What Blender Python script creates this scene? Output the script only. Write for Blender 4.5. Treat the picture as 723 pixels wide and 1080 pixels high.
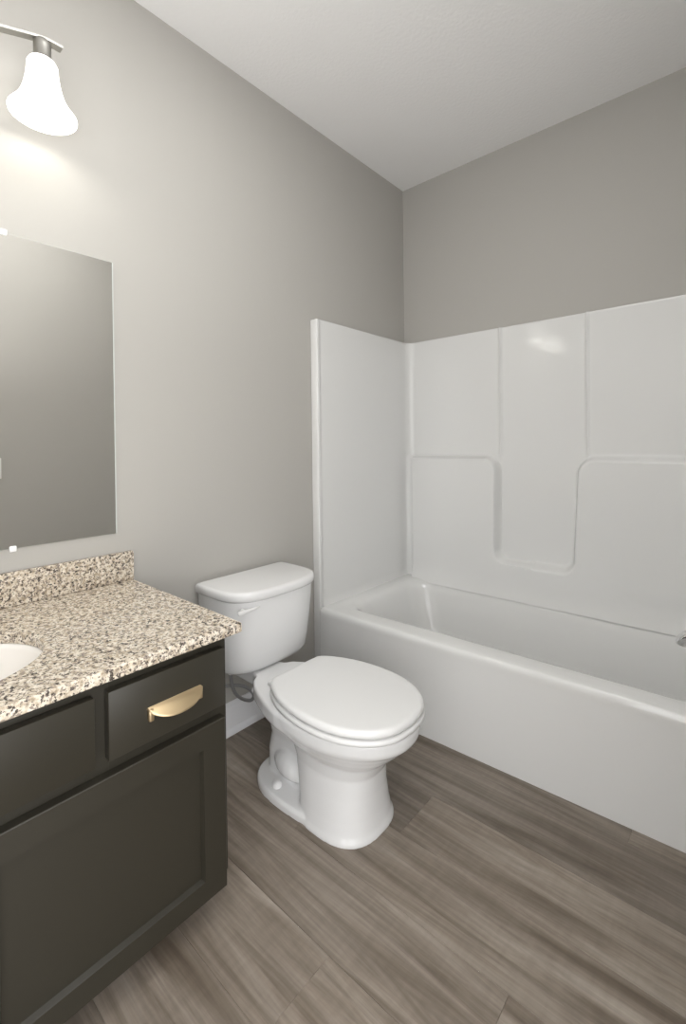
import bpy, bmesh, math, random
from mathutils import Vector, Matrix

# ------------------------------------------------------------------ clear
for o in list(bpy.data.objects):
    bpy.data.objects.remove(o, do_unlink=True)
S = bpy.context.scene
C = S.collection
PI = math.pi

# ------------------------------------------------------------------ camera
def make_camera():
    cx, cy, cz = 1.6515, -2.4874, 1.2040
    yaw, pitch, roll, f, py = 0.7195, -0.0074, -0.0121, 490.88, 472.14
    fw = Vector((-math.sin(yaw)*math.cos(pitch), math.cos(yaw)*math.cos(pitch), math.sin(pitch)))
    r = Vector((math.cos(yaw), math.sin(yaw), 0)); u = r.cross(fw)
    r2 = math.cos(roll)*r + math.sin(roll)*u
    u2 = -math.sin(roll)*r + math.cos(roll)*u
    M = Matrix((r2, u2, -fw)).transposed().to_4x4()
    M.translation = (cx, cy, cz)
    cd = bpy.data.cameras.new('camera')
    cd.sensor_fit = 'HORIZONTAL'; cd.sensor_width = 36.0
    cd.lens = f/723.0*36.0
    cd.shift_y = -(540.0-py)/723.0
    cd.clip_start = 0.01
    o = bpy.data.objects.new('camera', cd); C.objects.link(o)
    o.matrix_world = M
    S.camera = o
make_camera()

# ------------------------------------------------------------------ world, light, exposure
S.view_settings.view_transform = 'Standard'
S.view_settings.look = 'None'
S.view_settings.gamma = 1.0
S.view_settings.use_curve_mapping = False
S.view_settings.exposure = -0.06
W = bpy.data.worlds.new('world'); S.world = W; W.use_nodes = True
W.node_tree.nodes['Background'].inputs[0].default_value = (1.0, 1.0, 1.0, 1)
W.node_tree.nodes['Background'].inputs[1].default_value = 4.6

def area(name, loc, target, sx, sy, power, col=(1, 1, 1)):
    l = bpy.data.lights.new(name, 'AREA'); l.shape = 'RECTANGLE'; l.size = sx; l.size_y = sy
    l.energy = power; l.color = col
    o = bpy.data.objects.new(name, l); C.objects.link(o); o.location = loc
    o.rotation_euler = (Vector(target)-Vector(loc)).to_track_quat('-Z', 'Y').to_euler()
    return o
# added unseen fill lamp in the hallway, shining in through the open doorway
HALL_FILL_W = 5
area('hall_fill', (2.75, -2.40, 1.75), (0.3, -1.2, 0.9), 1.0, 1.5, HALL_FILL_W, (1.0, 0.985, 0.96))
# added fill lamps: one bounced up off the ceiling, one shining down from it
area('bounce_fill', (1.22, -2.45, 1.55), (1.22, -2.45, 2.8), 0.8, 0.8, 9, (1.0, 1.0, 1.0))
area('overhead_fill', (1.05, -1.75, 2.78), (1.05, -1.75, 0), 0.7, 0.7, 12, (1.0, 0.99, 0.97))
LAMP_W = 0.62       # each bulb of the vanity light
SHADE_E = 2.1      # glow of each frosted shade

# ------------------------------------------------------------------ helpers
def link(name, me, parent=None, mat=None):
    o = bpy.data.objects.new(name, me); C.objects.link(o)
    if parent: o.parent = parent
    if mat: me.materials.append(mat)
    return o
def obj(name, bm, mat, parent=None, smooth=None):
    bmesh.ops.recalc_face_normals(bm, faces=bm.faces)
    me = bpy.data.meshes.new(name); bm.to_mesh(me); bm.free()
    o = link(name, me, parent, mat)
    if smooth is not None:
        for p in me.polygons: p.use_smooth = True
        if smooth < 180:
            me.set_sharp_from_angle(angle=math.radians(smooth))
    return o
def tag(o, label, cat, group=None, kind=None):
    o['label'] = label; o['category'] = cat
    if group: o['group'] = group
    if kind: o['kind'] = kind
    return o
def thing(name, label, cat, loc=(0, 0, 0), group=None):
    o = bpy.data.objects.new(name, None); C.objects.link(o); o.location = loc
    o.empty_display_size = 0.05
    tag(o, label, cat, group)
    return o
def struct(name, bm, mat, smooth=None):
    o = obj(name, bm, mat, None, smooth); o['kind'] = 'structure'
    return o
def box(bm, x0, x1, y0, y1, z0, z1, bev=0.0, seg=2):
    v = bmesh.ops.create_cube(bm, size=1.0)['verts']
    for q in v:
        q.co = Vector((x0+(q.co.x+.5)*(x1-x0), y0+(q.co.y+.5)*(y1-y0), z0+(q.co.z+.5)*(z1-z0)))
    if bev > 0:
        es = list({e for q in v for e in q.link_edges})
        bmesh.ops.bevel(bm, geom=es, offset=bev, segments=seg, profile=0.5, affect='EDGES')
    return bm
def loft(bm, loops, cap0=True, cap1=True, closed=True):
    rows = [[bm.verts.new(p) for p in lp] for lp in loops]
    n = len(rows[0])
    for a, b in zip(rows, rows[1:]):
        for i in range(n if closed else n-1):
            j = (i+1) % n
            bm.faces.new((a[i], a[j], b[j], b[i]))
    if cap0: bm.faces.new(rows[0][::-1])
    if cap1: bm.faces.new(rows[-1])
    return rows
def rrect(x0, x1, y0, y1, r, z, n=8):
    pts = []
    for (cx, cy, a0) in ((x1-r, y1-r, 0), (x0+r, y1-r, PI/2), (x0+r, y0+r, PI), (x1-r, y0+r, 1.5*PI)):
        for k in range(n+1):
            a = a0 + PI/2*k/n
            pts.append(Vector((cx+r*math.cos(a), cy+r*math.sin(a), z)))
    return pts
def tube(bm, pts, rad, n=12, caps=True):
    pts = [Vector(p) for p in pts]
    loops = []; up = Vector((0.13, 0.31, 0.94)).normalized()
    for i, p in enumerate(pts):
        t = (pts[min(i+1, len(pts)-1)]-pts[max(i-1, 0)]).normalized()
        a = t.cross(up).normalized(); b = t.cross(a).normalized(); up = -b if False else up
        r = rad[i] if isinstance(rad, (list, tuple)) else rad
        loops.append([p+r*(math.cos(2*PI*k/n)*a+math.sin(2*PI*k/n)*b) for k in range(n)])
    loft(bm, loops, caps, caps)
def catmull(P, m=8):
    P = [Vector(p) for p in P]; out = []
    Q = [2*P[0]-P[1]]+P+[2*P[-1]-P[-2]]
    for i in range(1, len(Q)-2):
        for k in range(m):
            t = k/m; a, b, c, d = Q[i-1], Q[i], Q[i+1], Q[i+2]
            out.append(0.5*((2*b)+(c-a)*t+(2*a-5*b+4*c-d)*t*t+(3*b-a-3*c+d)*t**3))
    out.append(P[-1]); return out
def lathe(bm, prof, c=(0, 0, 0), n=48, cap0=False, cap1=False, axis='z'):
    loops = []
    for r, h in prof:
        lp = []
        for k in range(n):
            a = 2*PI*k/n
            if axis == 'z': p = Vector((r*math.cos(a), r*math.sin(a), h))
            elif axis == 'x': p = Vector((h, r*math.cos(a), r*math.sin(a)))
            else: p = Vector((r*math.sin(a), h, r*math.cos(a)))
            lp.append(p+Vector(c))
        loops.append(lp)
    loft(bm, loops, cap0, cap1)

# ------------------------------------------------------------------ materials
def mat(name, col=(.8, .8, .8), rough=.5, metal=0, spec=.5):
    m = bpy.data.materials.new(name); m.use_nodes = True
    b = m.node_tree.nodes['Principled BSDF']
    b.inputs['Base Color'].default_value = (*col, 1); b.inputs['Roughness'].default_value = rough
    b.inputs['Metallic'].default_value = metal; b.inputs['Specular IOR Level'].default_value = spec
    return m
def N(m, t, **k):
    n = m.node_tree.nodes.new(t)
    for a, v in k.items(): setattr(n, a, v)
    return n
def L(m, a, b): m.node_tree.links.new(a, b)
def bsdf(m): return m.node_tree.nodes['Principled BSDF']
def bump(m, scale, strength, dist=.001, detail=4, coord='Object'):
    tc = N(m, 'ShaderNodeTexCoord'); no = N(m, 'ShaderNodeTexNoise')
    no.inputs['Scale'].default_value = scale; no.inputs['Detail'].default_value = detail
    bp = N(m, 'ShaderNodeBump'); bp.inputs['Strength'].default_value = strength; bp.inputs['Distance'].default_value = dist
    L(m, tc.outputs[coord], no.inputs['Vector']); L(m, no.outputs['Fac'], bp.inputs['Height'])
    L(m, bp.outputs['Normal'], bsdf(m).inputs['Normal'])
    return m
def ramp(m, stops, interp='LINEAR'):
    r = N(m, 'ShaderNodeValToRGB'); r.color_ramp.interpolation = interp
    e = r.color_ramp.elements
    while len(e) < len(stops): e.new(.5)
    for q, (p, c) in zip(e, stops):
        q.position = p; q.color = (*c, 1)
    return r

M_wall = bump(mat('greige_wall_paint', (.446, .432, .404), .75, spec=.3), 260, .12)
M_ceil = bump(mat('ceiling_paint', (.86, .855, .85), .9, spec=.2), 70, .45, .003, 6)
M_trim = mat('white_trim_paint', (.78, .78, .80), .4)
M_gel = mat('white_gelcoat', (.735, .735, .725), .07); bump(M_gel, 9, .10, .01, 3)
M_por = mat('white_porcelain', (.765, .765, .765), .09)
M_seat = mat('white_seat_plastic', (.765, .765, .76), .28)
M_cab = bump(mat('charcoal_brown_cabinet_paint', (.0265, .0235, .0165), .40), 300, .04)
M_toe = mat('dark_toe_kick', (.02, .018, .016), .6)
M_chrome = mat('chrome', (.8, .8, .8), .08, 1)
M_nickel = mat('brushed_nickel', (.42, .41, .385), .38, 1)
M_mirror = mat('mirror_silver', (.955, .955, .94), .012, 1)
M_edge = mat('mirror_ground_edge', (.60, .63, .60), .25, 0)
M_clip = mat('clear_plastic_clip', (.85, .85, .85), .2)
M_hose = mat('braided_steel_hose', (.33, .33, .33), .4, .85)
M_sink = mat('white_sink_ceramic', (.86, .83, .79), .1)
M_brass = mat('brushed_champagne_brass', (.64, .50, .31), .42, 1)
M_plate = mat('white_switch_plastic', (.85, .85, .83), .35)

def make_shade_mat():
    m = mat('frosted_white_glass_lit', (.85, .85, .82), .35)
    b = bsdf(m)
    b.inputs['Emission Color'].default_value = (1.0, .97, .91, 1)
    b.inputs['Emission Strength'].default_value = SHADE_E
    return m
M_shade = make_shade_mat()

def make_hose():
    m = M_hose; tc = N(m, 'ShaderNodeTexCoord'); w = N(m, 'ShaderNodeTexWave', wave_type='BANDS', bands_direction='DIAGONAL')
    w.inputs['Scale'].default_value = 220
    bp = N(m, 'ShaderNodeBump'); bp.inputs['Strength'].default_value = .5; bp.inputs['Distance'].default_value = .001
    L(m, tc.outputs['Object'], w.inputs['Vector']); L(m, w.outputs['Fac'], bp.inputs['Height']); L(m, bp.outputs['Normal'], bsdf(m).inputs['Normal'])
make_hose()

def make_granite():
    m = mat('speckled_granite', rough=.16); b = bsdf(m)
    tc = N(m, 'ShaderNodeTexCoord')
    def noise(s, d=3, r=.6):
        n = N(m, 'ShaderNodeTexNoise'); n.inputs['Scale'].default_value = s; n.inputs['Detail'].default_value = d
        n.inputs['Roughness'].default_value = r
        L(m, tc.outputs['Object'], n.inputs['Vector']); return n
    n1 = noise(85, 4); r1 = ramp(m, [(.33, (.33, .265, .19)), (.44, (.53, .45, .35)), (.53, (.68, .605, .495)), (.66, (.78, .72, .63))])
    L(m, n1.outputs['Fac'], r1.inputs[0])
    vo = N(m, 'ShaderNodeTexVoronoi'); vo.inputs['Scale'].default_value = 210
    L(m, tc.outputs['Object'], vo.inputs['Vector'])
    sep = N(m, 'ShaderNodeSeparateColor'); L(m, vo.outputs['Color'], sep.inputs[0])
    # brown-grey crystals
    rg = ramp(m, [(.0, (0, 0, 0)), (.80, (0, 0, 0)), (.84, (1, 1, 1))]); L(m, sep.outputs[0], rg.inputs[0])
    mx = N(m, 'ShaderNodeMix', data_type='RGBA'); mx.inputs[7].default_value = (.30, .25, .21, 1)
    L(m, rg.outputs[0], mx.inputs[0]); L(m, r1.outputs[0], mx.inputs[6])
    # black mica flecks, clustered
    n2 = noise(95, 3, .7); r2 = ramp(m, [(.0, (1, 1, 1)), (.395, (1, 1, 1)), (.435, (0, 0, 0))]); L(m, n2.outputs['Fac'], r2.inputs[0])
    mx2 = N(m, 'ShaderNodeMix', data_type='RGBA'); mx2.inputs[7].default_value = (.075, .062, .052, 1)
    L(m, r2.outputs[0], mx2.inputs[0]); L(m, mx.outputs[2], mx2.inputs[6])
    n3 = noise(120, 2); r3 = ramp(m, [(.0, (0, 0, 0)), (.62, (0, 0, 0)), (.65, (1, 1, 1))]); L(m, n3.outputs['Fac'], r3.inputs[0])
    mx3 = N(m, 'ShaderNodeMix', data_type='RGBA'); mx3.inputs[7].default_value = (.13, .11, .10, 1)
    L(m, r3.outputs[0], mx3.inputs[0]); L(m, mx2.outputs[2], mx3.inputs[6])
    L(m, mx3.outputs[2], b.inputs['Base Color'])
    return m
M_granite = make_granite()

def make_floor_mat():
    m = mat('grey_brown_wood_plank', rough=.42, spec=.4); b = bsdf(m)
    at = N(m, 'ShaderNodeAttribute', attribute_name='plank')
    tc = N(m, 'ShaderNodeTexCoord')
    mul = N(m, 'ShaderNodeMath', operation='MULTIPLY'); mul.inputs[1].default_value = 37.0
    L(m, at.outputs['Fac'], mul.inputs[0])
    cb = N(m, 'ShaderNodeCombineXYZ'); L(m, mul.outputs[0], cb.inputs[0]); L(m, mul.outputs[0], cb.inputs[1])
    ad = N(m, 'ShaderNodeVectorMath', operation='ADD'); L(m, tc.outputs['Object'], ad.inputs[0]); L(m, cb.outputs[0], ad.inputs[1])
    def stretch(sx, sy):
        mp = N(m, 'ShaderNodeMapping'); mp.inputs['Scale'].default_value = (sx, sy, 1); L(m, ad.outputs[0], mp.inputs['Vector']); return mp
    g1 = N(m, 'ShaderNodeTexNoise'); g1.inputs['Scale'].default_value = 1; g1.inputs['Detail'].default_value = 6; g1.inputs['Roughness'].default_value = .62
    g1.inputs['Distortion'].default_value = .6
    L(m, stretch(1.6, 17).outputs[0], g1.inputs['Vector'])
    g2 = N(m, 'ShaderNodeTexNoise'); g2.inputs['Scale'].default_value = 1; g2.inputs['Detail'].default_value = 3
    L(m, stretch(3, 110).outputs[0], g2.inputs['Vector'])
    g3 = N(m, 'ShaderNodeTexNoise'); g3.inputs['Scale'].default_value = 1; g3.inputs['Detail'].default_value = 2     # cross-grain saw marks
    L(m, stretch(55, 9).outputs[0], g3.inputs['Vector'])
    r1 = ramp(m, [(.30, (.125, .097, .072)), (.44, (.194, .160, .127)), (.57, (.272, .231, .191)), (.72, (.355, .310, .264))])
    L(m, g1.outputs['Fac'], r1.inputs[0])
    def mixf(a, fac_node, lo, hi, dark, light):
        rr = ramp(m, [(lo, (dark,)*3), (hi, (light,)*3)]); L(m, fac_node, rr.inputs[0])
        x = N(m, 'ShaderNodeMix', data_type='RGBA', blend_type='MULTIPLY'); x.inputs[0].default_value = 1
        L(m, a, x.inputs[6]); L(m, rr.outputs[0], x.inputs[7]); return x.outputs[2]
    c = mixf(r1.outputs[0], g2.outputs['Fac'], .3, .7, .84, 1.08)
    c = mixf(c, g3.outputs['Fac'], .35, .65, .95, 1.03)
    c = mixf(c, at.outputs['Fac'], 0, 1, .76, 1.14)
    L(m, c, b.inputs['Base Color'])
    bp = N(m, 'ShaderNodeBump'); bp.inputs['Strength'].default_value = .15; bp.inputs['Distance'].default_value = .001
    L(m, g2.outputs['Fac'], bp.inputs['Height']); L(m, bp.outputs['Normal'], b.inputs['Normal'])
    return m
M_floor = make_floor_mat()

# ------------------------------------------------------------------ room shell
H = 2.80; XR = 1.68; YF = -3.05
def build_floor():
    random.seed(4)
    bm = bmesh.new(); lay = bm.faces.layers.float.new('plank')
    x0, x1 = -.02, 3.4
    w = .199
    seams = [.05, -.30, -.50, -.70] + [-.905-w*k for k in range(12)]
    joints = {3: [1.37], 4: [.15, 1.55], 5: [.83, 2.1], 6: [.568, 1.9], 7: [.05, 1.25], 8: [.9, 2.2], 9: [.4, 1.6]}
    # the row along the tub is ripped at a slight taper
    for i in range(len(seams)-1):
        ya, yb = seams[i], seams[i+1]
        xs = [x0]+joints.get(i, [.7, 1.9])+[x1]
        for a, b in zip(xs, xs[1:]):
            r = random.random()
            def Y(y, x): return y+(.035*(x-1.0) if abs(y+.905) < .001 else 0)
            g = .0011; d = .0012
            o = [(a, Y(ya, a)), (b, Y(ya, b)), (b, Y(yb, b)), (a, Y(yb, a))]
            inn = [(a+g, Y(ya, a)-g), (b-g, Y(ya, b)-g), (b-g, Y(yb, b)+g), (a+g, Y(yb, a)+g)]
            vo = [bm.verts.new((p[0], p[1], -d)) for p in o]; vi = [bm.verts.new((p[0], p[1], 0)) for p in inn]
            fs = [bm.faces.new(vi)]
            for k in range(4):
                fs.append(bm.faces.new((vo[k], vo[(k+1) % 4], vi[(k+1) % 4], vi[k])))
            for f in fs: f[lay] = r
    me_faces = bm
    o = struct('floor', me_faces, M_floor)
    for p in o.data.polygons:
        pass
    if o.data.polygons[0].normal.z < 0: o.data.flip_normals()
build_floor()
struct('ceiling', box(bmesh.new(), -.12, 3.4, YF-.12, .12, H, H+.1), M_ceil)
struct('wall_left', box(bmesh.new(), -.12, 0, YF-.12, .12, 0, H), M_wall)
struct('wall_back', box(bmesh.new(), 0, XR+.12, 0, .12, 0, H), M_wall)

struct('wall_front', box(bmesh.new(), 0, 1.22, YF-.12, YF, 0, H), M_wall)
def build_right_wall():
    bm = bmesh.new()
    D0, D1, DH = -2.86, -1.96, 2.2
    box(bm, XR, XR+.12, D1, 0, 0, H); box(bm, XR, XR+.12, YF, D0, 0, H); box(bm, XR, XR+.12, D0, D1, DH, H)
    struct('wall_right', bm, M_wall)
    bm = bmesh.new()
    for xa, xb in ((XR-.018, XR), (XR+.12, XR+.138)):
        box(bm, xa, xb, D1, D1+.075, 0, DH+.075, .004); box(bm, xa, xb, D0-.075, D0, 0, DH+.075, .004); box(bm, xa, xb, D0, D1, DH, DH+.075, .004)
    struct('trim_1', bm, M_trim)
build_right_wall()
def baseboard(name, pts_axis, a, b, wall, sgn):
    prof = [(0, 0), (.027, 0), (.027, .010), (.020, .020), (.014, .024), (.014, .100), (.011, .108), (.009, .113), (.009, .120), (.006, .127), (0, .128)]
    bm = bmesh.new(); loops = []
    for t in (a, b):
        loops.append([Vector((wall+sgn*d, t, z)) if pts_axis == 'y' else Vector((t, wall+sgn*d, z)) for d, z in prof])
    loft(bm, loops)
    struct(name, bm, M_trim, 50)
baseboard('baseboard_left', 'y', -1.78, -.842, 0, 1)
baseboard('baseboard_right', 'y', -1.885, -.86, XR, -1)



# ------------------------------------------------------------------ tub and surround (one moulded unit)
TX0, TX1, TYF, TYB, ZS = .047, 1.633, -.845, -.020, 1.826
unit = thing('bathtub_shower_unit', 'glossy white moulded bathtub with tall three sided shower surround', 'bathtub', (.84, -.42, 0))
def inv(o, root):
    o.parent = root; o.matrix_parent_inverse = Matrix.Translation(-Vector(root.location)); return o
def skew(p):       # the apron is set a touch out of square with the wall
    w = min(1, max(0, -p.y/.84))
    return Vector((p.x, p.y+w*(.0235*(p.x-.05)-.007), p.z))
def build_tub():
    bm = bmesh.new(); n = 10
    Ls = []
    A = lambda x0, x1, y0, y1, r, z: Ls.append([skew(p) for p in rrect(x0, x1, y0, y1, r, z, n)])
    o0, o1 = TX0+.0015, TX1+.005
    A(o0, o1, TYF-.008, -.012, .010, 0.0)
    A(o0, o1, TYF-.005, -.012, .010, .10)
    A(o0, o1, TYF+.002, -.012, .010, .34)
    A(o0, o1, TYF+.001, -.012, .010, .362)
    A(o0, o1, TYF+.000, -.012, .011, .375)
    A(o0, o1, TYF+.002, -.012, .012, .385)
    A(o0, o1, TYF+.006, -.013, .013, .394)
    A(o0+.002, o1-.002, TYF+.012, -.014, .014, .397)
    A(o0+.006, o1-.006, TYF+.035, -.016, .02, .398)
    A(.085, 1.598, -.775, -.070, .06, .3975)
    A(.108, 1.575, -.748, -.084, .085, .396)
    A(.122, 1.562, -.736, -.093, .10, .3925)
    A(.134, 1.551, -.725, -.102, .11, .384)
    A(.144, 1.542, -.716, -.110, .115, .369)
    A(.156, 1.534, -.707, -.118, .12, .342)
    A(.188, 1.520, -.694, -.137, .125, .25)
    A(.225, 1.505, -.684, -.148, .12, .15)
    A(.245, 1.496, -.675, -.156, .12, .115)
    A(.275, 1.480, -.660, -.170, .12, .090)
    A(.320, 1.455, -.635, -.195, .11, .080)
    loft(bm, Ls, False, True)
    o = obj('tub', bm, M_gel, None, 180); inv(o, unit)
build_tub()
def build_panels():
    R = .055; YB = -.022
    # plan path of the inner face, as (x, y, inward normal, back coordinate or None)
    path = []
    def add(x, y, nx, ny, bx=None): path.append((x, y, nx, ny, bx))
    yf = -.822
    n = 26
    for k in range(n): add(TX0, yf+(YB-R-yf)*k/n, 1, 0)
    for k in range(12):
        a = PI/2*k/12; add(TX0+R-R*math.cos(a), YB-R+R*math.sin(a), math.cos(a), -math.sin(a), ('c', math.sin(a)**2))
    nb = 420; xa, xb = TX0+R, TX1-R
    for k in range(nb): x = xa+(xb-xa)*k/nb; add(x, YB, 0, -1, x)
    for k in range(12):
        a = PI/2*k/12; add(TX1-R+R*math.sin(a), YB-R+R*math.cos(a), -math.sin(a), -math.cos(a), ('c', math.cos(a)**2))
    for k in range(n+1): add(TX1, YB-R+(yf-YB+R)*k/n, -1, 0)
    z0 = .382
    zs = [z0+(ZS-.006-z0)*k/270 for k in range(271)]
    def rmax(a, b, r):
        ax, bx_ = max(r+a, 0), max(r+b, 0)
        return min(-r, max(a, b))+math.hypot(ax, bx_) if (ax > 0 or bx_ > 0) else max(a, b)
    def h(x, z):
        zz = (z-.57)/1.25
        xl, xr = .617+.020*zz, 1.000+.062*zz
        cx, hw, r = (xl+xr)/2, (xr-xl)/2, .055
        dx = abs(x-cx)-hw+r; dz = (.568-z)+r           # rounded box, open at the top
        sd = min(max(dx, dz), 0)+math.hypot(max(dx, 0), max(dz, 0))-r
        d = rmax(z-1.122, -sd, .075)
        e = .0115 if x < cx else .017
        t = min(1, max(0, (-d+e)/(2*e))); t = t*t*(3-2*t)
        dep = .062
        # fade towards both corners
        f = 1.0
        v = dep*t*f
        # lower wall flares out into the tub rim
        if z < .50: 
            q = (.50-z)/.112; v += .022*q*q*f
        up = 1/(1+math.exp(-(z-1.13)/.012))
        for xr_ in (.632, 1.062):
            g = (x-xr_)
            v += up*(.0075*math.exp(-(g/.0070)**2))
        # centre column a little set back
        s = 1/(1+math.exp(-(x-.640)/.004)); s2 = 1/(1+math.exp((x-1.054)/.004))
        v += up*.006*(1-s*s2)
        return v
    bm = bmesh.new(); cols = []
    for (x, y, nx, ny, bx) in path:
        col = []
        for z in zs:
            if isinstance(bx, tuple):
                o = bx[1]*h(.2, z)
                if z < .44: o += (1-bx[1])*.010*((.44-z)/.052)**2
            elif bx is not None: o = h(bx, z)
            else: o = .010*((.44-z)/.052)**2 if z < .44 else 0
            col.append(Vector((x+nx*o, y+ny*o, z)))
        o = bx[1]*h(.2, zs[-1]) if isinstance(bx, tuple) else (h(bx, zs[-1]) if bx is not None else 0)
        col.append(Vector((x+nx*(o-.002), y+ny*(o-.002), ZS-.0015)))
        col.append(Vector((x+nx*(o-.007), y+ny*(o-.007), ZS)))
        # return to the wall
        ex, ey = x, y
        if isinstance(bx, tuple):
            ex = .001 if x < 1 else XR-.001; ey = -.001
        elif bx is not None: ey = -.001
        else: ex = .001 if nx > 0 else XR-.001
        col.append(Vector((ex, ey, ZS)))
        cols.append(col)
    rows = [[bm.verts.new(p) for p in c] for c in cols]
    for a, b in zip(rows, rows[1:]):
        for i in range(len(a)-1): bm.faces.new((a[i], b[i], b[i+1], a[i+1]))
    o = obj('wall_panel', bm, M_gel, None, 50); inv(o, unit)
    for xa_, xb_ in ((.001, TX0), (TX1, XR-.001)):
        bm = box(bmesh.new(), xa_, xb_, -.842, -.815, .001, ZS, .005, 3)
        inv(obj('flange', bm, M_gel, None, 50), unit)
build_panels()
def build_spout():
    t = thing('tub_spout', 'chrome tub spout reaching out over the tub at right edge', 'faucet', (TX1, -.385, .497))
    bm = bmesh.new()
    P = catmull([(0, 0, 0), (-.07, 0, 0), (-.13, 0, -.003), (-.155, 0, -.012), (-.172, 0, -.030), (-.176, 0, -.046)], 6)
    tube(bm, P, [.024]*(len(P)-14)+[.024-.005*k/13 for k in range(14)], 24)
    body = obj('body', bm, M_chrome, t, 60)
    bm = bmesh.new(); lathe(bm, [(.042, 0), (.042, -.004), (.036, -.010), (.030, -.012)], (0, 0, 0), 32, True, True, 'x')
    obj('wall_flange', bm, M_chrome, t, 50)
    bm = bmesh.new(); lathe(bm, [(.004, .020), (.004, .042), (.009, .046), (.009, .058), (.005, .061)], (-.135, 0, 0), 20, True, True)
    obj('diverter_knob', bm, M_chrome, body, 50)
build_spout()

# ------------------------------------------------------------------ toilet
TY = -1.340
toilet = thing('toilet', 'white two piece toilet with closed lid between vanity and bathtub', 'toilet', (0, TY, 0))
def egg(xb, xf, hw, z, xc=None, nf=2.15, nb=2.6, n=72):
    xc = xb+(xf-xb)*.45 if xc is None else xc
    pts = []
    for k in range(n):
        a = 2*PI*k/n; c, s = math.cos(a), math.sin(a)
        e = nf if c >= 0 else nb
        ax = (xf-xc) if c >= 0 else (xc-xb)
        pts.append(Vector((xc+ax*math.copysign(abs(c)**(2/e), c), hw*math.copysign(abs(s)**(2/e), s), z)))
    return pts
def build_bowl():
    bm = bmesh.new()
    # bowl and front pedestal
    spec = [(.50, .790, .142, -.004, 2.6), (.50, .790, .142, .006, 2.6), (.50, .782, .136, .024, 2.6), (.495, .776, .130, .06, 2.6), (.485, .772, .124, .12, 2.5),
            (.47, .776, .120, .18, 2.4), (.45, .800, .126, .222, 2.3), (.43, .842, .156, .258, 2.2), (.41, .872, .178, .287, 2.15),
            (.40, .884, .186, .300, 2.1), (.395, .893, .190, .306, 2.1), (.39, .900, .194, .318, 2.1), (.39, .902, .195, .344, 2.1), (.395, .897, .191, .354, 2.1)]
    loft(bm, [egg(a, b, c, z, None, nf, 2.6) for a, b, c, z, nf in spec])
    # rear deck under the tank, sweeping forward into the rim
    def deck(z, g):
        pts = []
        prof = [(.05, .060), (.235, .062), (.268, .074), (.284, .100), (.32, .125), (.36, .143), (.42, .166), (.50, .186), (.58, .191)]
        for x, w in prof: pts.append(Vector((x, w-g, z)))
        for x, w in reversed(prof): pts.append(Vector((x, -(w-g), z)))
        pts[0].x += g; pts[-1].x += g
        return pts
    loft(bm, [deck(.285, .02), deck(.297, .004), deck(.306, 0), deck(.341, 0), deck(.348, .005)])
    # rear trapway neck
    loft(bm, [rrect(.300, .60, -.068, .068, .05, .0), rrect(.300, .60, -.068, .068, .05, .10), rrect(.31, .60, -.062, .062, .05, .16), rrect(.295, .60, -.066, .066, .05, .22),
              rrect(.265, .60, -.082, .082, .05, .27), rrect(.24, .60, -.10, .10, .05, .30)])
    # trapway bulge low on both sides
    bmesh.ops.create_uvsphere(bm, u_segments=24, v_segments=16, radius=1.0, matrix=Matrix.Translation((.445, 0, .088)) @ Matrix.Diagonal((.112, .102, .064, 1)))
    bmesh.ops.create_uvsphere(bm, u_segments=24, v_segments=16, radius=1.0, matrix=Matrix.Translation((.47, 0, .16)) @ Matrix.Rotation(-.7, 4, 'Y') @ Matrix.Diagonal((.12, .062, .055, 1)))
    # foot
    loft(bm, [egg(.272, .72, .145, -.004, .46, 2.6, 2.6), egg(.272, .72, .145, .020, .46, 2.6, 2.6), egg(.278, .71, .139, .029, .46, 2.6, 2.6)])
    o = obj('bowl', bm, M_por, toilet)
    r = o.modifiers.new('fuse', 'REMESH'); r.mode = 'VOXEL'; r.voxel_size = .004; r.use_smooth_shade = True
    s = o.modifiers.new('soften', 'SMOOTH'); s.factor = .5; s.iterations = 5
build_bowl()
def dshape(hw, xb, x0, d, z, n=3.1, m=40):
    pts = [Vector((xb, -hw+.012, z)), Vector((xb+.012, -hw, z))]
    for k in range(m+1):
        a = -PI/2+PI*k/m
        s, c = math.sin(a), math.cos(a)
        pts.append(Vector((x0+d*abs(c)**(2/n), hw*math.copysign(abs(s)**(2/n), s), z)))
    pts += [Vector((xb+.012, hw, z)), Vector((xb, hw-.012, z))]
    return pts
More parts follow.
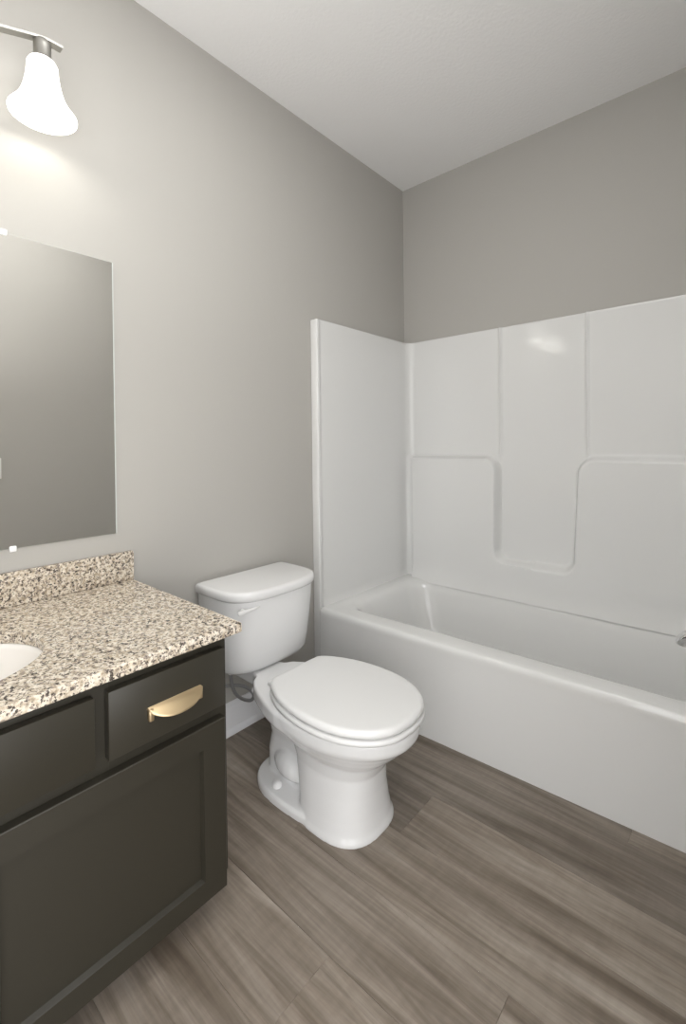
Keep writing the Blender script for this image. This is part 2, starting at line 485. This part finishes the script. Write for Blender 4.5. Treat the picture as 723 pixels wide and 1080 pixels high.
def build_tank():
    CY = .050
    def sh(pts): return [p+Vector((0, CY, 0)) for p in pts]
    bm = bmesh.new()
    loft(bm, [sh(dshape(*a)) for a in ((.165, .045, .12, .105, .347), (.190, .04, .12, .125, .350), (.195, .036, .12, .138, .358), (.201, .034, .12, .146, .373),
        (.205, .03, .125, .154, .43), (.211, .028, .13, .161, .53), (.216, .026, .13, .167, .60), (.2175, .026, .13, .168, .637))])
    obj('tank', bm, M_por, toilet, 70)
    bm = bmesh.new()
    loft(bm, [sh(dshape(*a)) for a in ((.217, .022, .13, .171, .632), (.222, .019, .13, .177, .635), (.225, .018, .13, .181, .642), (.2255, .018, .13, .1815, .658),
        (.2235, .019, .13, .179, .6645), (.219, .022, .13, .174, .6685), (.209, .03, .13, .163, .6702))])
    obj('tank_lid', bm, M_por, toilet, 70)
    # flush lever, front left of the tank
    bm = bmesh.new()
    lathe(bm, [(.008, 0), (.008, .012)], (.268, -.132, .606), 16, True, True, 'x')
    P = catmull([(.279, -.158, .604), (.284, -.140, .605), (.288, -.105, .608), (.290, -.068, .611)], 6)
    loops = []
    for i, p in enumerate(P):
        t = i/(len(P)-1); w = .0095*(1-.75*t**1.5); th = .006*(1-.4*t)
        e = (.35 if i == 0 else .8 if i == 1 else .5 if i == len(P)-1 else 1)
        loops.append([p+Vector((th*math.cos(a)*e, 0, w*math.sin(a)*e)) for a in [2*PI*k/14 for k in range(14)]])
    loft(bm, loops)
    obj('flush_lever', bm, M_seat, toilet, 60)
build_tank()
def build_seat():
    half = catmull([(.372, .0, 0), (.372, .09, 0), (.380, .124, 0), (.415, .152, 0), (.49, .184, 0), (.57, .201, 0), (.65, .206, 0), (.73, .198, 0), (.80, .175, 0),
                    (.86, .133, 0), (.898, .075, 0), (.910, .0, 0)], 7)
    def ol(g, z):
        z += .010; n = len(half); out = []
        for i, p in enumerate(half):
            t = (half[min(i+1, n-1)]-half[max(i-1, 0)]).normalized()
            if i in (0, n-1): t = Vector((0, 1, 0)) if i == 0 else Vector((0, -1, 0))
            p = Vector((.400+(p.x-.372)*.508/.538, p.y*.975, 0)); q = p+g*Vector((t.y, -t.x, 0)); out.append(Vector((q.x, max(q.y, 0), z)))
        return out+[Vector((p.x, -p.y, z)) for p in reversed(out[1:-1])]
    bm = bmesh.new(); loft(bm, [ol(.006, .3465), ol(.001, .349), ol(0, .354), ol(.001, .361), ol(.006, .3645)])
    obj('seat', bm, M_seat, toilet, 70)
    bm = bmesh.new(); loft(bm, [ol(.010, .3688), ol(.004, .3705), ol(.002, .375), ol(.003, .383), ol(.007, .3885), ol(.013, .3912), ol(.022, .3922)])
    obj('seat_lid', bm, M_seat, toilet, 70)
    for s in (-1, 1):
        bm = box(bmesh.new(), .352, .380, s*.075-.014, s*.075+.014, .344, .362, .005, 3)
        obj('hinge', bm, M_seat, toilet, 50)
        bm = bmesh.new(); lathe(bm, [(.0165, .026), (.0165, .036), (.014, .043), (.008, .047), (.002, .048)], (.418, s*.106, 0), 24, True, True)
        obj('bolt_cap', bm, M_seat, toilet, 60)
build_seat()
def build_supply():
    t = thing('water_supply_line', 'grey braided supply hose looping from under the toilet tank to the wall', 'hose', (0, -1.40, .23))
    P = [(.12, -1.418, .352), (.12, -1.420, .30), (.125, -1.408, .240), (.125, -1.372, .196), (.125, -1.328, .172), (.115, -1.308, .182), (.10, -1.326, .212), (.085, -1.370, .236), (.07, -1.43, .246), (.055, -1.475, .236), (.045, -1.49, .21)]
    P = [Vector(p)-Vector(t.location) for p in P]
    bm = bmesh.new(); tube(bm, catmull(P, 8), .0065, 12); hose = obj('hose', bm, M_hose, t, 60)
    bm = bmesh.new(); lathe(bm, [(.013, .312), (.016, .316), (.016, .340), (.012, .347)], Vector((.12, -1.418, 0))-Vector(t.location), 6, True, True)
    obj('coupling_nut', bm, M_plate, hose)
    bm = bmesh.new()
    lathe(bm, [(.024, .003), (.022, .007), (.009, .010), (.009, .055)], Vector((0, -1.49, .19))-Vector(t.location), 20, True, True, 'x')
    lathe(bm, [(.010, .175), (.012, .18), (.012, .205), (.008, .215)], Vector((.045, -1.49, 0))-Vector(t.location), 16, True, True)
    lathe(bm, [(.016, .058), (.018, .062), (.012, .072)], Vector((0, -1.49, .19))-Vector(t.location), 12, True, True, 'x')
    obj('shutoff_valve', bm, M_chrome, t, 50)
build_supply()

# ------------------------------------------------------------------ vanity
VX, VY1, VY0 = .615, -1.782, -2.93
vanity = thing('vanity_cabinet', 'charcoal brown shaker vanity cabinet under the granite counter', 'cabinet', (0, -2.36, 0))
def V(o): return inv(o, vanity)
def build_vanity():
    bm = bmesh.new()
    zt, zb = .711, .095
    # carcass: side panels, bottom, back and a face frame around the openings
    box(bm, .004, VX-.019, VY1-.016, VY1, zb, zt); box(bm, .004, VX-.019, VY0, VY0+.016, zb, zt)
    box(bm, .004, VX-.019, VY0+.016, VY1-.016, zb, zb+.016); box(bm, .004, .016, VY0+.016, VY1-.016, zb+.016, zt)
    V(obj('carcass', bm, M_cab))
    bm = bmesh.new()
    xf0, xf1 = VX-.019, VX
    for a, b in ((VY1-.045, VY1), (-2.122, -2.077), (VY0, VY0+.045)):
        box(bm, xf0, xf1, a, b, zb, zt, .0008, 1)
    box(bm, xf0, xf1-.0005, VY0+.045, VY1-.045, zt-.04, zt); box(bm, xf0, xf1-.0005, VY0+.045, VY1-.045, .50, .545); box(bm, xf0, xf1-.0005, VY0+.045, VY1-.045, zb, zb+.035)
    V(obj('face_frame', bm, M_cab))
    bm = box(bmesh.new(), .02, VX-.075, VY0+.002, VY1-.002, .001, zb)
    V(obj('toe_kick', bm, M_toe))
    def slab(name, y0, y1, z0, z1):
        bm = box(bmesh.new(), VX+.0005, VX+.023, y0, y1, z0, z1, .0022, 2)
        return V(obj(name, bm, M_cab, None, 40))
    drawer = slab('drawer_front', -2.085, -1.800, .543, .689)
    slab('drawer_front', -2.785, -2.112, .543, .689)['label'] = 'plain false drawer front without a pull below the sink'
    def door(y0, y1, z0, z1, st=.063, rt=.055, rb=.052):
        bm = bmesh.new()
        loops = []
        def lp(x, gy, gz0, gz1):
            return [Vector((x, y0+gy, z0+gz0)), Vector((x, y1-gy, z0+gz0)), Vector((x, y1-gy, z1-gz1)), Vector((x, y0+gy, z1-gz1))]
        xo = VX+.0005; xi = VX+.0235
        loft(bm, [lp(xo, 0, 0, 0), lp(xi-.002, 0, 0, 0), lp(xi, .002, .002, .002), lp(xi, st, rb, rt), lp(xi-.001, st+.0006, rb+.0006, rt+.0006),
                  lp(xi-.0125, st+.0045, rb+.0045, rt+.0045)])
        return V(obj('door', bm, M_cab))
    door(-2.343, -1.800, .078, .512)
    door(-2.892, -2.349, .078, .512)
    return drawer
DRAWER = build_vanity()
def build_pull():
    # half-moon edge pull on the drawer beside the toilet
    c = Vector((VX+.023, -1.936, .618)); hw = .067
    bm = bmesh.new()
    def outline(x_in, g, z):
        pts = []
        m = 28
        for k in range(m+1):
            u = -1+2*k/m
            d = .010+.026*(max(0, 1-abs(u)**2.2))**.7-g
            pts.append(Vector((max(d, .004), u*(hw-g), z-.021*((d-.01)/.026 if d > .01 else 0))))
        return [Vector((0, -hw+g, z))]+pts+[Vector((0, hw-g, z))]
    loft(bm, [outline(0, .001, .0035), outline(0, 0, .002), outline(0, 0, -.0005), outline(0, .001, -.002)])
    for s in (-1, 1):
        box(bm, .0, .011, s*(hw-.006)-.006, s*(hw-.006)+.006, -.026, .001, .003, 2)
    for v in bm.verts: v.co += c
    o = obj('pull', bm, M_brass, DRAWER, 45); o['label'] = 'brass half moon drawer pull'
build_pull()
SCX, SCY, SSX, SSY = .350, -2.345, .186, .219
def build_counter():
    x0, x1, y0, y1, zt, zb = .002, .640, -2.962, -1.747, .739, .712
    # angles that include the four outer corners exactly
    ang = sorted([2*PI*k/120 for k in range(120)]+[math.atan2(y-SCY, x-SCX) % (2*PI) for x in (x0, x1) for y in (y0, y1)])
    def inner(g, z): return [Vector((SCX+(SSX+g)*math.cos(a), SCY+(SSY+g)*math.sin(a), z)) for a in ang]
    def outer(g, z):
        pts = []
        for a in ang:
            c, s = math.cos(a), math.sin(a); t = 1e9
            for lim, cc, d in ((x0, SCX, c), (x1, SCX, c), (y0, SCY, s), (y1, SCY, s)):
                if abs(d) > 1e-9:
                    q = (lim-cc)/d
                    if q > 0: t = min(t, q)
            p = Vector((SCX+t*c, SCY+t*s, z))
            p.x = min(max(p.x, x0+g), x1-g); p.y = min(max(p.y, y0+g), y1-g)
            pts.append(p)
        return pts
    bm = bmesh.new()
    loft(bm, [inner(0, zb), inner(0, zt-.003), inner(.003, zt), outer(.003, zt), outer(0, zt-.003), outer(0, zb+.002), outer(.002, zb), inner(0, zb)], False, False)
    bmesh.ops.remove_doubles(bm, verts=bm.verts, dist=1e-5)
    tag(obj('countertop', bm, M_granite, None, 30), 'beige speckled granite countertop with oval sink cutout on the dark vanity', 'countertop')
    bm = box(bmesh.new(), .001, .022, y0, y1, zt+.0005, .839, .0025, 2)
    tag(obj('backsplash', bm, M_granite, None, 30), 'speckled granite backsplash strip along the wall below the mirror', 'backsplash')
    bm = bmesh.new()
    pr = [(1.10, .7115), (1.02, .7112), (.985, .709), (.97, .70), (.93, .66), (.84, .615), (.66, .578), (.40, .565), (.12, .560), (.10, .556)]
    ls = [[Vector((SCX+SSX*r*math.cos(2*PI*k/72), SCY+SSY*r*math.sin(2*PI*k/72), z)) for k in range(72)] for r, z in pr]
    loft(bm, ls, False, True)
    po = [(.44, .548), (.70, .562), (.90, .602), (1.0, .655), (1.10, .7115)]
    o = obj('sink', bm, M_sink, None, 60)
    md = o.modifiers.new('shell', 'SOLIDIFY'); md.thickness = .008; md.offset = 1 if False else -1
    tag(o, 'white oval undermount sink basin set into the granite counter', 'sink')
build_counter()

# ------------------------------------------------------------------ mirror
def build_mirror():
    y0, y1, z0, z1 = -2.79, -1.796, .906, 1.837
    t = thing('wall_mirror', 'frameless rectangular mirror on the wall above the backsplash', 'mirror', (0, (y0+y1)/2, z0))
    q = Vector(t.location)
    bm = box(bmesh.new(), .0012, .0058, y0, y1, z0, z1, .0008, 1)
    for v in bm.verts: v.co -= q
    obj('back_plate', bm, M_edge, t)
    bm = bmesh.new(); g = .0035
    def lp(x, g): return [Vector((x, y0+g, z0+.001)), Vector((x, y1-g, z0+.001)), Vector((x, y1-g, z1-.001)), Vector((x, y0+g, z1-.001))]
    loft(bm, [[p-q for p in lp(.0058, .0045)], [p-q for p in lp(.0063, .0045)]])
    obj('glass', bm, M_mirror, t)
    for (y, z, s) in ((-2.108, z1, 1), (-2.098, z0, -1), (-2.48, z1, 1), (-2.48, z0, -1)):
        bm = box(bmesh.new(), .001, .011, y-.009, y+.009, min(z-s*.008, z+s*.010), max(z-s*.008, z+s*.010), .003, 2)
        for v in bm.verts: v.co -= q
        obj('clip', bm, M_clip, t, 40)
build_mirror()

# ------------------------------------------------------------------ vanity light
def build_light():
    yc = -2.36
    t = thing('vanity_light', 'brushed nickel wall light with lit bell shaped frosted glass shades above the mirror', 'lamp', (0, yc, 2.323))
    q = Vector(t.location)
    LX = .135
    bm = bmesh.new(); lathe(bm, [(.062, .001), (.062, .014), (.055, .020), (.02, .024), (.012, .026), (.012, .10), (.010, LX)], (0, 0, -.03), 40, True, True, 'x')
    obj('wall_plate', bm, M_nickel, t, 40)
    # flat bowed bar
    pts = catmull([(0, -.372, .050), (0, -.32, .046), (0, -.22, .014), (0, -.11, -.016), (0, 0, -.026), (0, .11, -.016), (0, .22, .014), (0, .32, .046), (0, .372, .050)], 8)
    bm = bmesh.new(); loops = []
    for i, p in enumerate(pts):
        loops.append([p+Vector((LX+dx, 0, dz)) for dx, dz in ((-.012, -.004), (-.012, .003), (-.010, .005), (.010, .005), (.012, .003), (.012, -.004))])
    loft(bm, loops); obj('arm', bm, M_nickel, t, 40)
    for yy in (.322, 0, -.322):
        zt = .046 if yy else -.026
        if yy == 0: zt = .046
        bm = bmesh.new(); lathe(bm, [(.018, zt-.004), (.0215, zt-.008), (.0225, zt-.02), (.0225, zt-.055), (.027, zt-.062), (.027, zt-.067)], (LX, yy, 0), 32, True, True)
        so = obj('socket', bm, M_nickel, t, 40)
        bm = bmesh.new()
        pr = [(.026, -.062), (.034, -.065), (.0385, -.074), (.040, -.095), (.043, -.118), (.0485, -.144), (.057, -.169), (.069, -.190), (.079, -.203), (.0855, -.212), (.0850, -.216), (.081, -.214),
              (.073, -.200), (.063, -.184), (.0525, -.164), (.0445, -.141), (.039, -.116), (.0365, -.095), (.0345, -.076), (.024, -.068)]
        lathe(bm, [(r, z+zt) for r, z in pr], (LX, yy, 0), 56)
        obj('shade', bm, M_shade, so, 70)
        l = bpy.data.lights.new('bulb', 'POINT'); l.energy = LAMP_W; l.shadow_soft_size = .028; l.color = (1, .97, .91)
        b = bpy.data.objects.new('bulb', l); C.objects.link(b); b.parent = t; b.location = (LX, yy, zt-.190)
build_light()

# ------------------------------------------------------------------ light switch seen in the mirror
def build_switch():
    t = thing('light_switch', 'white wall switch plate reflected at the left edge of the mirror', 'switch', (XR, -1.790, 1.086))
    bm = box(bmesh.new(), -.006, -.0005, -.037, .037, -.061, .061, .003, 2); cover = obj('cover_plate', bm, M_plate, t, 40)
    bm = box(bmesh.new(), -.010, -.004, -.016, .016, -.033, .033, .002, 2); obj('rocker', bm, M_plate, cover, 40)
build_switch()
